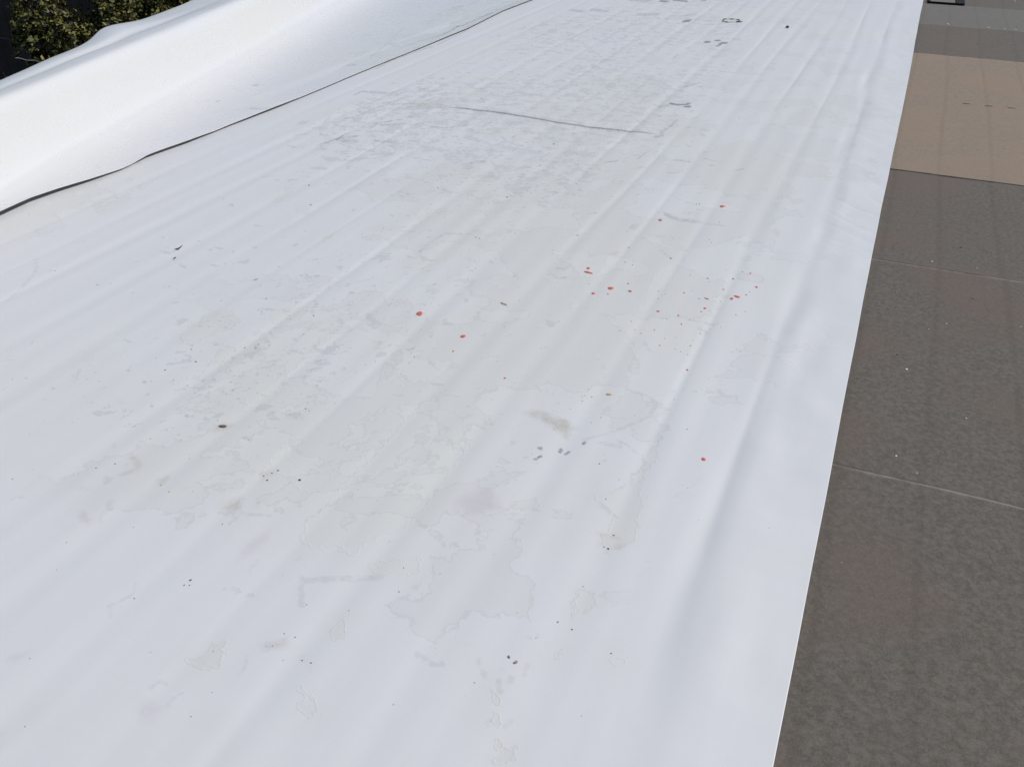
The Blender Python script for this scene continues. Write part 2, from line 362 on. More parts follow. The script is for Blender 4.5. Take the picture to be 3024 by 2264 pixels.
brn += [crop(*A4, [(1700,360),(1760,310),(1830,290),(1900,290),(1840,330),(1740,370)]), crop(*A4, [(1070,570),(1120,560),(1160,620),(1080,700),(1000,730),(1100,640)]),
        crop(*A4, [(670,1050),(690,1020),(720,1060),(710,1100),(680,1090)]), crop(*A4, [(1780,1000),(1850,920),(1990,880),(1950,960),(1840,1040)]),
        crop(*A6, [(520,50),(555,35),(580,50),(545,75)]), crop(*A6, [(180,290),(210,275),(215,310),(190,320)]), crop(*A6, [(-200,180),(0,200),(230,260),(300,320),(200,400),(-20,270)]),
        crop(*A6, [(470,1190),(490,1180),(600,1180),(600,1210),(500,1200),(490,1290),(540,1310),(650,1280),(540,1330),(480,1290)]),
        crop(*A2, [(1860,830),(1930,830),(1930,855),(1890,850)]), crop(*A3, [(740,190),(800,180),(790,215),(730,225)]), crop(*A3, [(545,425),(620,405),(600,450)]),
        crop(*A7, [(1590,490),(1700,460),(1690,500),(1600,520)]), crop(*A7, [(1795,560),(1850,600),(1840,640)]),
        crop(*A5, [(-70,690),(60,650),(20,700),(-60,740)]), crop(*A4, [(1290,790),(1290,740),(1360,730),(1330,790)])]
pnk += [crop(*A4, [(1950,1390),(1960,1310),(2130,1200),(2208,1150),(2208,1190),(2100,1300)]), crop(*A4, [(950,105),(1010,95),(990,130)]),
        crop(*A7, [(840,830),(900,850),(980,860),(900,930),(840,900)]), crop(*A7, [(60,570),(150,550),(100,575)]), crop(*A7, [(-30,1010),(20,1020),(10,1060),(-30,1060)]),
        crop(*A5, [(1500,900),(1800,780),(1900,1000),(1600,1050)]), crop(*AT, [(1180,830),(1400,820),(1580,830),(1400,860)])]
def L(lst, wl, w, tr, pts): lst.append(crop(*tr, pts)); wl.append(w)
L(scf,scw,.004,A6,[(700,20),(850,60),(930,130),(880,230),(700,310),(500,380),(350,420)])
L(scf,scw,.002,A6,[(600,420),(700,470),(780,540)]); L(scf,scw,.001,A6,[(880,430),(890,500),(830,570),(842,660),(730,700),(730,770),(600,830),(560,860)])
L(scf,scw,.006,A6,[(470,940),(540,990),(600,1050)])
L(scf,scw,.007,A7,[(1810,110),(2000,100),(2260,90)]); L(scf,scw,.005,A7,[(1790,90),(1792,260)]); L(scf,scw,.001,A7,[(1520,10),(1480,70)])
L(scf,scw,.001,A7,[(810,120),(790,190),(720,230),(650,260),(660,330)]); L(scf,scw,.002,A7,[(1470,550),(1450,640),(1400,690)])
L(scf,scw,.002,A7,[(895,745),(950,705),(995,720)]); L(scf,scw,.002,A7,[(830,900),(850,870)]); L(scf,scw,.0015,A7,[(1000,860),(1010,820),(1080,780)])
L(scf,scw,.003,A1,[(290,450),(300,560),(200,680),(60,800)]); L(scf,scw,.0015,A1,[(1870,235),(1940,200)]); L(scf,scw,.0015,A1,[(620,335),(680,330),(705,315)])
L(scf,scw,.006,A3,[(1000,100),(1100,140),(1280,165)]); L(scf,scw,.002,A3,[(1280,165),(1480,200)]); L(scf,scw,.002,A3,[(360,100),(440,92)]); L(scf,scw,.003,A3,[(1200,960),(1290,970)])
L(scf,scw,.005,A3,[(1280,1030),(1340,1060)]); L(scf,scw,.004,A3,[(1330,985),(1400,1000)]); L(scf,scw,.003,A3,[(830,1130),(850,1180),(895,1230)])
L(scf,scw,.004,A3,[(100,620),(210,615)]); L(scf,scw,.004,A3,[(120,545),(180,550),(230,515)]); L(scf,scw,.003,A3,[(970,390),(1040,450)]); L(scf,scw,.002,A3,[(700,240),(740,190)])
L(scf,scw,.003,A8,[(630,580),(650,640),(670,690)]); L(scf,scw,.003,A8,[(770,630),(765,660)]); L(scf,scw,.004,A8,[(820,690),(815,710)]); L(scf,scw,.003,A8,[(925,600),(895,670)])
L(scf,scw,.004,A8,[(750,710),(752,770)]); L(scf,scw,.003,A8,[(1185,240),(1180,390)]); L(scf,scw,.001,A8,[(1250,150),(1195,220),(1188,260)]); L(scf,scw,.005,A8,[(245,155),(280,130)])
L(scf,scw,.005,A8,[(350,605),(410,605)]); L(scf,scw,.004,A8,[(265,550),(310,575)]); L(scf,scw,.004,A8,[(790,975),(830,945)]); L(scf,scw,.004,A8,[(685,945),(685,975)])
L(scf,scw,.0015,A8,[(570,490),(600,510)]); L(scf,scw,.002,A4,[(90,910),(150,885),(200,892)]); L(scf,scw,.002,A4,[(930,450),(930,470),(950,488)]); L(scf,scw,.005,A4,[(860,730),(900,745),(870,775)])
L(scf,scw,.004,A4,[(900,920),(895,990)]); L(scf,scw,.002,A4,[(2070,960),(2120,930)]); L(scf,scw,.004,A4,[(2000,1030),(2200,1040)]); L(scf,scw,.001,A4,[(2030,1500),(2110,1400)])
L(scf,scw,.004,A4,[(980,710),(1010,700),(1070,680)]); L(scf,scw,.003,A4,[(640,825),(720,820)]); L(scf,scw,.002,A5,[(170,1440),(250,1370)]); L(scf,scw,.001,A5,[(920,460),(850,550),(720,670),(600,780)])
L(scf,scw,.001,A5,[(500,920),(380,1020),(250,1110)]); L(scf,scw,.003,A5,[(1190,170),(1240,110)]); L(scf,scw,.004,A5,[(1530,260),(1570,240),(1630,230)])
L(scf,scw,.001,A2,[(150,1390),(280,1270),(400,1130),(460,1085)]); L(scf,scw,.001,A2,[(0,1250),(130,1250),(180,1170),(380,970)]); L(scf,scw,.001,A2,[(530,740),(600,690),(720,650),(860,630)])
L(scf,scw,.001,A2,[(500,650),(600,600),(640,540)]); L(scf,scw,.003,A2,[(420,850),(430,910)]); L(scf,scw,.002,A2,[(1100,440),(1180,460),(1250,360),(1420,260),(1640,260)]); L(scf,scw,.001,A2,[(680,850),(850,720),(1100,590),(1240,540)])
# dark scuffs far up the sheet
L(scf,scw,.004,AT,[(1050,400),(1300,320),(1450,265),(1500,230),(1570,215),(1700,160),(1800,120),(1960,60),(2100,0)]); L(scf,scw,.004,AT,[(1300,400),(1450,330),(1610,250)])
L(mrk,mrw,.001,AT,[(1570,218),(1700,160),(1800,120)]); L(scf,scw,.006,AT,[(860,570),(960,510),(1100,460),(1300,390)]); L(scf,scw,.003,AT,[(810,480),(950,360),(1080,230)])
L(mrk,mrw,.002,AT,[(540,1140),(575,1120)]); L(scf,scw,.008,AT,[(420,1180),(530,1140),(700,1120)]); L(scf,scw,.008,AT,[(590,1155),(690,1158)]); L(scf,scw,.004,AT,[(600,980),(720,950),(800,910),(1000,840),(1100,800)])
L(scf,scw,.006,AT,[(690,780),(740,755),(850,760),(940,770),(1050,745)]); L(scf,scw,.005,AT,[(830,1045),(870,1010),(980,995)]); L(scf,scw,.004,AT,[(910,1030),(1080,1015)]); L(scf,scw,.005,AT,[(850,1150),(980,1170)])
L(scf,scw,.006,AT,[(1120,880),(1220,880)]); L(scf,scw,.004,AT,[(1150,860),(1400,885)]); L(scf,scw,.005,AT,[(1300,1045),(1400,1055),(1600,1030)]); L(scf,scw,.004,AT,[(1180,770),(1220,740),(1300,720)])
L(scf,scw,.004,AT,[(1270,830),(1340,800)]); L(scf,scw,.008,AT,[(1640,1335),(1740,1328)]); L(scf,scw,.004,AT,[(990,860),(1200,850),(1420,870)]); L(scf,scw,.003,AT,[(1160,900),(1420,880)])
L(mrk,mrw,.010,A9,[(1440,180),(1475,175)]); L(mrk,mrw,.006,A9,[(1605,350),(1640,350)]); L(mrk,mrw,.004,A9,[(1690,338),(1725,338)]); L(mrk,mrw,.006,A9,[(1730,362),(1780,357)]); L(mrk,mrw,.004,A9,[(1705,382),(1725,378)])
L(mrk,mrw,.003,A9,[(1320,852),(1360,862),(1440,862),(1475,855)]); L(mrk,mrw,.004,A9,[(1445,877),(1480,878)]); L(scf,scw,.006,A9,[(1250,1085),(1330,1030),(1370,990)]); L(scf,scw,.012,A9,[(1215,1120),(1250,1110)])
L(scf,scw,.008,A9,[(1445,715),(1500,700),(1545,690)]); L(scf,scw,.006,A9,[(1340,490),(1380,455)]); L(scf,scw,.006,A9,[(1230,875),(1300,870)]); L(scf,scw,.004,A9,[(1630,600),(1660,590)]); L(scf,scw,.004,A9,[(1550,720),(1580,715)])
L(scf,scw,.006,A9,[(1440,135),(1530,118)]); L(scf,scw,.010,A9,[(680,85),(800,100)]); L(scf,scw,.010,A9,[(510,90),(610,103)]); L(scf,scw,.012,A9,[(1060,125),(1220,122)]); L(scf,scw,.012,A9,[(1010,5),(1160,15)]); L(mrk,mrw,.006,A9,[(1240,15),(1300,18)])
L(mrk,mrw,.004,A9,[(1350,10),(1420,15),(1460,20)]); L(mrk,mrw,.003,A9,[(1570,12),(1610,14)]); L(mrk,mrw,.003,A9,[(1690,2),(1740,2)]); L(scf,scw,.002,A9,[(850,795),(960,820)]); L(scf,scw,.003,A9,[(1350,1310),(1490,1330)])
L(scf,scw,.003,A9,[(1060,1300),(1140,1240)]); L(scf,scw,.003,A9,[(790,1335),(890,1320)]); L(scf,scw,.003,A9,[(1850,1400),(1920,1385)]); L(scf,scw,.003,A9,[(1640,1360),(1670,1357)]); L(mrk,mrw,.002,A6,[(155,520),(160,500)])
L(mrk,mrw,.001,A6,[(338,457),(350,440)]); L(mrk,mrw,.0005,A6,[(180,530),(195,538),(215,522)]); L(mrk,mrw,.0005,A5,[(2155,582),(2208,548)]); L(mrk,mrw,.0005,A5,[(2180,490),(2190,505),(2205,488)])

def crease(X, Y):
    P = [at(1500+a/S2, b/S2) for a, b in [(-812,884),(-600,878),(-512,880),(-312,905),(-132,925),(68,955),(276,990),(430,1017),(700,1055),(960,1083),(1100,1093),(1250,1103)]]
    px = [p[0] for p in P]; py = [p[1] for p in P]
    yc = np.interp(X, px, py)
    fade = (.25*smooth(px[0]-.02, px[0]+.3, X)+.75*smooth(px[2]-.03, px[2]+.15, X))*(1-smooth(px[-1]-.1, px[-1]+.03, X))
    d = Y-yc
    return fade*(.0080*np.exp(-(np.abs(d)/.005)**1.6) + .004*np.exp(-((d-.05)/.05)**2))
def zmain(X, Y):
    Z = .0022*fbm(X*1.2, Y*.8, 3)
    Z = Z+.0011*fbm(X*4.5+3, Y*1.4, 3)
    for k, v in enumerate(VAL):
        c = v+.012*np.sin(Y*.9+k*1.7)+.008*perlin(Y*1.1+k*5.1, Y*0+k)
        amp = .0019*(.55+.9*np.clip(.5+1.3*perlin(Y*.55+k*3.3, Y*0+k*9.7), 0, 1.2))
        amp = amp*(.60+.40*smooth(1.0, 2.3, Y)); w = (.024+.010*(1-smooth(.9, 2.2, Y)))*(1+.35*np.sin(Y*1.9+k))
        
        Z = Z-amp*np.exp(-((X-c)/w)**2)+.42*amp*np.exp(-((X-c-.058)/.032)**2)+.34*amp*np.exp(-((X-c+.062)/.035)**2)
    Z = Z+.0007*fbm(X*9+1, Y*.7+6, 3)+.0010*np.maximum(0, perlin(X*6+20, Y*1.2+X*2))**2*3
    # loose hem along the right edge: pillows and short folds
    h = smooth(-.26, -.10, X)
    n = fbm(X*2.6+8, Y*2.3+5, 3)
    Z = Z+h*(.0042*n+.003+.0018*perlin(X*7+3, Y*5+X*4)*smooth(1.8, 3.4, Y)+.0016*fbm(X*3, Y*9+2, 2)*np.clip(.4+perlin(X*0+2, Y*.8), 0, 1))
    pk = np.abs(perlin(X*2.2+31, Y*4.5+X*3+7)); Z = Z-h*.0016*smooth(2.6, 4.2, Y)*np.exp(-(pk/.07)**2)*np.clip(.5+1.5*perlin(X*1.5, Y*1.3+11), 0, 1)
    for (cx, cy, lx, ly, a, sk) in [(-.205,1.80,.035,.42,-.006,.05),(-.10,1.55,.07,.25,.006,.1),(-.09,2.72,.05,.15,-.007,.3),(-.17,3.15,.045,.22,-.007,.1),(-.02,3.6,.06,.12,.007,.2),(-.14,2.95,.04,.09,.005,0),(-.04,2.5,.05,.12,.004,0),(-.15,3.9,.035,.12,-.005,.3),(-.06,4.2,.05,.07,-.004,0),(-.20,5.4,.03,.45,-.006,.02),
                                    (-.08,5.95,.06,.2,.006,.2),(-.21,6.9,.03,.30,-.008,.03),(-.10,4.5,.06,.15,.006,-.2),(-.05,4.95,.08,.08,-.004,.0),(-.12,7.4,.07,.25,.006,.1),(-.22,8.6,.04,.2,-.006,.0),(-.16,6.2,.04,.06,-.004,0),(-.05,5.15,.06,.07,-.004,0),(-.13,2.15,.05,.12,.004,0)]:
        Z = Z+.80*a*np.exp(-((X-cx-sk*(Y-cy)*.3)/lx)**2-((Y-cy)/ly)**2)
    # faint cross ridge where a roof board joint prints through, far up the sheet
    Z = Z+.0015*np.exp(-((Y-8.06-.02*X)/.05)**2)*smooth(-.9, -.5, X)+.0012*np.exp(-((Y-6.4-.03*X)/.04)**2)*smooth(-.8, -.3, X)
    return Z+crease(X, Y)+.006
ys = [-.75]
while ys[-1] < 14.0:
    y = ys[-1]; d = max(.0032, .00075*(y*y+2.2)/1.0)
    if 4.84 < y < 5.14: d = .0022
    ys.append(y+d)
ys = np.array(ys)
xr = .054
xs = np.concatenate([np.arange(-3.74, -.32, .0055), np.arange(-.32, xr, .004), [xr]])
X, Y = np.meshgrid(xs, ys)
Xe = X+smooth(-.2, xr, X)*(.0035*np.sin(Y*1.1+.4)+.002*perlin(Y*2.2, Y*0))
Z = zmain(X, Y)
def add_cols(A, vals):
    return np.concatenate([A]+[v[:, None] for v in vals], 1)
zc = Z[:, -1]; xc = Xe[:, -1]; yc = Y[:, -1]
Xf = add_cols(Xe, [xc+.0006, xc+.0004, xc-.002, xc-.09]); Yf = add_cols(Y, [yc]*4); Zf = add_cols(Z, [zc-.0005, zc-.0024, zc-.0030, zc*0-.006])
me = grid_mesh('sheet', Xf, Yf, Zf)
def ext(A): return np.pad(A, ((0, 0), (0, 4)), mode='edge')
attr(me, 'stain', ext(field(X, Y, st, True))); attr(me, 'brown', ext(field(X, Y, brn, True, .06))); attr(me, 'pink', ext(field(X, Y, pnk, True, .08)))
attr(me, 'scuff', ext(field(X, Y, scf, False, .05, scw, True))); attr(me, 'mark', ext(field(X, Y, mrk, False, .05, mrw, True)))
fk = smooth(3.2, 4.4, Y)*(.45+.7*np.exp(-((X+2.2)/.8)**2)) * (1-.75*smooth(-1.4, -.6, X)) * (1-.8*smooth(-2.9, -3.3, X))
fk = fk+.75*np.exp(-((X+2.1)/.75)**2-((Y-4.0)/1.3)**2)
fk = fk+.42*np.exp(-((X+1.9)/.35)**2-((Y-1.75)/.35)**2)+.35*np.exp(-((X+1.45)/.5)**2-((Y-2.4)/.6)**2)
fk = fk+.20*smooth(-3.3, -2.9, X)*(1-smooth(-.9, -.4, X))*smooth(1.0, 1.8, Y)
fk = np.clip(fk*(.75+.9*fbm(X*1.1+4, Y*.7, 2)), 0, 1)
attr(me, 'fleck', ext(fk))
tn = .55*np.exp(-((X+.85)/.55)**2-((Y-3.2)/1.9)**2)+.6*np.exp(-((X+1.5)/.7)**2-((Y-4.6)/1.4)**2)+.5*np.exp(-((X+1.35)/.4)**2-((Y-1.8)/.5)**2)+.4*np.exp(-((X+.35)/.35)**2-((Y-5.5)/1.5)**2)+.7*np.exp(-((X+3.6)/.35)**2-((Y-2.5)/1.2)**2)
tn = tn*1.5*smooth(.7, 1.6, Y)+.25*smooth(.9, 1.8, Y)*smooth(-2.6, -1.8, X)*(1-smooth(-.6, -.2, X))
attr(me, 'tint', ext(np.clip(tn*(.85+.9*fbm(X*1.6, Y*1.2+9, 3)), 0, 1)))
sheet = link('roof_membrane', me, [M_SHEET, M_EDGE])
n = len(me.polygons); cc = Xf.shape[1]-1
mi = np.zeros(n, np.int32); idx = np.arange(n) % cc; mi[idx >= cc-4] = 1; me.polygons.foreach_set('material_index', mi)
tag(sheet, 'wide white roofing sheet with long ripples, dried stains and red paint drops', 'roofing sheet')
def zs(x, y): return float(zmain(np.array([[x]]), np.array([[y]]))[0, 0])

# ------------------------------------------------------------------ left sheet, lapping over the main one and up the parapet
ys2 = [-.8]
while ys2[-1] < 13.0:
    y = ys2[-1]; ys2.append(y+max(.006, .0011*(y*y+2.2)))
ys2 = np.array(ys2)
seam_pts = [at(px, py) for px, py in [(0,645),(96,600),(180,570),(272,540),(362,507),(435,471),(554,427),(688,373),(800,330),(963,263),(1148,185),(1260,140),(1383,89),(1488,36),(1583,0)]]
sy = [p[1] for p in seam_pts]; sx = [p[0] for p in seam_pts]
xseam = np.interp(ys2, sy, sx)+.003*perlin(ys2*6, ys2*0)
lift = np.interp(ys2, [.3,2.2,2.5,2.8,3.0,3.15,3.35,3.5,3.75,4.0,4.3,4.55,4.8,5.3,6,7,8,13], [.010,.013,.013,.011,.009,.006,.0025,.008,.008,.004,.006,.007,.004,.004,.004,.006,.006,.006])
esc, esw, emk, emw = [], [], [], []
A0 = (0, 0, S2)
L(esc,esw,.004,A0,[(2005,905),(2065,885)]); L(esc,esw,.004,A0,[(2040,892),(2110,900),(2190,910)]); L(emk,emw,.001,A0,[(2070,698),(2105,703)]); L(emk,emw,.002,A0,[(1868,530),(1885,527)]); L(emk,emw,.001,A0,[(1770,832),(1782,834)])
L(esc,esw,.002,A0,[(1640,838),(1700,828)]); L(esc,esw,.002,A0,[(400,1530),(460,1535)]); L(esc,esw,.002,A0,[(780,1362),(820,1390)]); L(esc,esw,.003,A0,[(1175,860),(1225,848)])
L(esc,esw,.003,AT,[(460,338),(550,320)]); L(esc,esw,.003,AT,[(750,290),(820,297)]); L(esc,esw,.008,AT,[(640,537),(680,540)]); L(esc,esw,.006,AT,[(990,362),(1025,360)])
L(emk,emw,.0015,AT,[(1300,330),(1390,300),(1470,262),(1530,218),(1560,222),(1700,160),(1790,120)]); L(esc,esw,.006,AT,[(1480,65),(1560,60),(1700,10)]); L(esc,esw,.004,AT,[(1340,120),(1390,128)]); L(esc,esw,.006,AT,[(1430,90),(1500,80)])
L(emk,emw,.001,AT,[(1820,100),(1900,70),(2000,30),(2100,-5)]); L(esc,esw,.004,AT,[(1350,240),(1420,200),(1560,150),(1700,90)])
prof = [(-.40,0),(-.28,.001),(-.18,.004),(-.10,.012),(-.05,.024),(-.02,.038),(0,.056),(.012,.085),(.03,.16),(.05,.25),(.062,.30),(.075,.328),(.092,.346),(.115,.355),(.15,.356),(.22,.352),(.30,.346),(.35,.336),(.365,.30),(.37,.1)]
# smooth the profile by arc length resampling
pw = np.array([p[0] for p in prof]); pz = np.array([p[1] for p in prof])
s = np.concatenate([[0], np.cumsum(np.hypot(np.diff(pw), np.diff(pz)))])
t = np.linspace(0, s[-1], 260)
def spl(v):
    w = np.interp(t, s, v); k = np.hanning(15); k /= k.sum()
    e = np.concatenate([2*w[0]-w[7:0:-1], w, 2*w[-1]-w[-2:-9:-1]]); return np.convolve(e, k, 'valid')
W, ZP = spl(pw), spl(pz)
R, C = len(ys2), 60+len(W)
Xl = np.zeros((R, C)); Zl = np.zeros((R, C)); Yl = np.repeat(ys2[:, None], C, 1)
fx = foot_x(ys2)
u = np.linspace(0, 1, 60, endpoint=False)**1.8
x_start = xseam; x_join = np.minimum(fx+.40, xseam-.04)
Xl[:, :60] = x_start[:, None]+(x_join-x_start)[:, None]*u[None, :]
comp = np.clip((fx-x_join)/-.40, .2, 1)                    # where the cove meets the seam the cove is squeezed
capk = np.interp(ys2, [1.5,2.5,3.38,4.06,5.0,5.7,9], [.9,.85,1.0,1.2,1.5,1.6,1.8])
Ws = np.concatenate([np.full(60, -.4), W])[None, :]*np.ones((R, 1))
for j in range(len(W)):
    w = W[j]; base = fx-np.where(w > .12, .12+(w-.12)*capk, w)
    Xl[:, 60+j] = np.where(w < 0, fx+(x_join-fx)*(w/-.40 if w < 0 else 0), base)
    Zl[:, 60+j] = ZP[j]
dS = Xl-xseam[:, None]
Wl = Ws
top = smooth(.10, .22, Wl)
face = smooth(-.02, .04, Wl)*(1-smooth(.07, .13, Wl))
b1 = np.exp(-((Yl-4.62)/.26)**2); b2 = np.exp(-((Yl-3.9)/.5)**2)
Zl += top*(0*Wl+.014*b1*smooth(.2, .3, Wl)+.006*b1) + top*.012*fbm(Yl*1.1+2, Wl*2, 2) - top*.020*np.exp(-((Wl-.21-.02*np.sin(Yl*2))/.025)**2)*np.exp(-((Yl-4.3)/.9)**2)
Xl -= top*(.09*b1+.03*b2+.012*fbm(Yl*.9, Yl*0+3, 2))*smooth(.15, .36, Wl)
Xl -= face*(.007*fbm(Yl*.8, Zl*2+1, 3)); Zl += face*.004*fbm(Yl*1.7, Zl*5, 2)
Xl -= smooth(-.3, .1, Wl)*(1-top)*.010*np.sin(Yl*.9+.5)
Zl += smooth(0, .1, -dS)*(1-smooth(-.1, .03, Wl))*.0018*fbm(Xl*2, Yl*.8, 3)
Zl += 1.6*lift[:, None]*np.exp(-np.abs(dS)/.055)+.0035
near = Wl < .0
Zm = zmain(Xl, Yl)
Zl += Zm*np.exp(-np.clip(-dS, 0, 9)/.25)*(1-smooth(-.3, -.05, Wl))
# edge thickness, folded-under underside, and a dark lip painting the gap's shade (left end of the grid = seam)
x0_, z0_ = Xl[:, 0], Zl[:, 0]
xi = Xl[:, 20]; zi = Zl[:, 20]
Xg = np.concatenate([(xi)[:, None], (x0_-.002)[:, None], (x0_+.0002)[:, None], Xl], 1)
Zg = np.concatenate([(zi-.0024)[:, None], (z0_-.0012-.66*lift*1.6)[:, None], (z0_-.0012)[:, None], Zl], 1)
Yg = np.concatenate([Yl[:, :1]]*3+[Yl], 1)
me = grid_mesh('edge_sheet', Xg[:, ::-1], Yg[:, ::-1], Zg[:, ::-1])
def e3(A): return np.concatenate([A[:, :1]]*3+[A], 1)[:, ::-1]
far_ = np.full(Xl.shape, .12)
flat_ = (Wl <= -.05)
efk = smooth(4.8, 6.5, Yl)*np.exp(-(dS/.45)**2)*.6+.10*(dS > -.5)*smooth(3, 4, Yl)
attr(me, 'stain', e3(np.where(flat_, field(Xl, Yl, st, True), .12))); attr(me, 'brown', e3(far_)); attr(me, 'pink', e3(far_))
attr(me, 'scuff', e3(np.where(flat_, field(Xl, Yl, scf+esc, False, .05, scw+esw, True), .12))); attr(me, 'mark', e3(np.where(flat_, field(Xl, Yl, mrk+emk, False, .05, mrw+emw, True), .12)))
attr(me, 'fleck', e3(efk*flat_)); attr(me, 'tint', e3(.5*smooth(5, 7, Yl)*np.exp(-(dS/.5)**2)))
edge_sheet = link('edge_membrane', me, [M_CLEAN, M_UNDER_SHADE])
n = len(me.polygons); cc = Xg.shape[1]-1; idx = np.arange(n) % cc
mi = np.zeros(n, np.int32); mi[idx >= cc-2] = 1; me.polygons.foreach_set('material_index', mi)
tag(edge_sheet, 'clean white roofing sheet lapped over the stained one and draped up over the roof edge', 'roofing sheet')

# ------------------------------------------------------------------ red paint drops, parts of the main sheet
M_RED = plain('red_paint', (.68, .165, .12), .28, .18, 300, .5)
M_RED2 = plain('dried_red_paint', (.42, .14, .13), .45, .2, 300, .4)
def blob_mesh(name, rx, ry, h, ang, seed, mat, N=20):
    rnd = random.Random(seed); ph = [rnd.uniform(0, 6.28) for _ in range(3)]
    bm = bmesh.new(); rings = []
    for rr, zz in ((1, 0), (.93, .55), (.7, .88), (.35, 1.0)):
        ring = []
        for i in range(N):
            a = 2*math.pi*i/N; k = rr*(1+.10*math.sin(2*a+ph[0])+.06*math.sin(3*a+ph[1])+.04*math.sin(5*a+ph[2]))
            x, y = rx*k*math.cos(a), ry*k*math.sin(a)
            ring.append(bm.verts.new((x*math.cos(ang)-y*math.sin(ang), x*math.sin(ang)+y*math.cos(ang), h*zz)))
        rings.append(ring)
    for a, b in zip(rings, rings[1:]):
        for i in range(N): bm.faces.new([a[i], a[(i+1) % N], b[(i+1) % N], b[i]])
    bm.faces.new(rings[-1])
    return bm
drops = [(A2,1211,911,28,16,0),(A2,1566,1098,21,13,0),(A2,1486,1219,9,6,0),(A2,1906,1440,10,7,0),(A3,1471,39,20,10,0),(A3,965,150,18,8,0),(A3,378,541,17,8,0),(A3,378,575,38,12,-.45),
 (A3,560,704,22,13,0),(A3,419,744,15,9,0),(A3,538,751,8,5,0),(A3,718,728,16,8,0),(A3,709,368,7,4,0),(A3,704,664,9,5,0),(A3,1699,583,8,5,0),(A3,1350,622,9,6,0),(A3,1558,622,10,6,0),(A3,1748,693,12,7,0),
 (A3,1590,772,27,12,-.6),(A3,1547,788,15,9,0),(A3,1664,757,8,5,0),(A3,1477,710,8,5,0),(A3,1158,741,8,5,0),(A3,1328,866,13,7,0),(A3,1297,893,8,5,0),(A3,947,892,13,7,0),(A3,1112,925,9,6,0),(A3,1137,997,8,5,0),
 (A3,1016,955,5,4,0),(A3,1580,921,6,4,0),(A3,915,1045,7,5,0),(A3,960,1171,7,5,0),(A3,1209,1172,7,5,0),(A3,1202,960,5,4,0),(A3,1184,1364,10,7,0),(A3,1342,788,22,6,-.4),(A3,634,1052,6,4,0),(A3,757,1043,5,4,0),
 (A3,1290,1070,6,4,0),(A3,1372,1032,4,3,0),(A3,808,1071,6,4,0),(A3,727,974,5,4,0),(A3,738,512,6,5,0),(A3,678,489,6,4,0),(A3,950,725,6,4,0),(A3,1004,751,4,3,0),(A3,1230,722,4,3,0),(A3,1636,569,6,4,0),
 (A3,1502,554,4,3,0),(A3,1365,311,5,4,0),(A3,1380,332,5,4,0),(A3,1655,891,5,3,0),(A3,1456,804,5,4,0),(A3,383,667,5,4,0),(A3,475,663,4,3,0),(A3,1694,733,5,3,0),(A3,1420,772,4,3,0),(A3,1085,1201,5,3,0),(A3,1130,1222,5,4,0),
 (A3,1002,1114,5,3,0),(A3,1090,1106,4,3,0),(A3,1232,1126,4,3,0),(A3,1362,652,5,4,0),(A3,1208,597,5,3,0),(A3,948,787,5,4,0),(A6,1316,582,18,14,0),(A6,1181,338,6,5,0),(A3,1282,787,7,4,0),(A3,1456,1020,4,3,0),(A3,1615,1219,5,4,0),(A3,1188,1243,5,4,0)]
RED_IDX = set(list(range(0, 12))+[13,14,17,18,19,22,23,25,26,27,34,35,65])
def size_at(x, y, wpx, hpx, s):
    d = depth_of(x, y); rx = wpx/s/F*d
    dist = math.sqrt(x*x+y*y+CAMH**2); ry = hpx/s/F*d/(CAMH/dist)
    return rx, ry
for k, (tr, cx, cy, wpx, hpx, sk) in enumerate(drops):
    x, y = at(tr[0]+cx/tr[2], tr[1]+cy/tr[2]); rx, ry = size_at(x, y, wpx, hpx, tr[2])
    if k not in RED_IDX: rx *= .85; ry *= .85
    if sk: ang = math.atan2(x, y)*-1 + sk; ry *= .62
    else: ang = -math.atan2(x, y); ry = min(ry, rx*1.5)
    bm = blob_mesh('paint_drop', rx, ry, min(.0016, .18*rx), ang, k, None)
    o = bm_obj('paint_drop', bm, [M_RED if k in RED_IDX else M_RED2], sheet, True)
    o.location = (x, y, zs(x, y)+.0001)

# ------------------------------------------------------------------ grit and litter lying on the sheet
def pebble_mesh(seed, flat=.5):
    rnd = random.Random(seed); bm = bmesh.new(); bmesh.ops.create_icosphere(bm, subdivisions=2, radius=1)
    o = [rnd.uniform(0, 9) for _ in range(3)]
    for v in bm.verts:
        c = v.co; k = 1+.22*math.sin(c.x*2.3+o[0])*math.cos(c.y*2.1+o[1])+.12*math.sin(c.z*4+o[2]+c.x*3)
        v.co = Vector((c.x*k, c.y*k*.75, c.z*k*flat))
    me = bpy.data.meshes.new('grit'); bm.to_mesh(me); bm.free(); return me
M_GRIT = plain('dark_grit', (.075, .070, .068), .8, .4, 400)
GM = [pebble_mesh(s) for s in (1, 2, 3, 8, 12)]
M_GRIT2 = plain('grey_grit', (.20, .19, .18), .8, .4, 400)
for k_, m_ in enumerate(GM): m_.materials.append(M_GRIT if k_ % 2 == 0 else M_GRIT2)
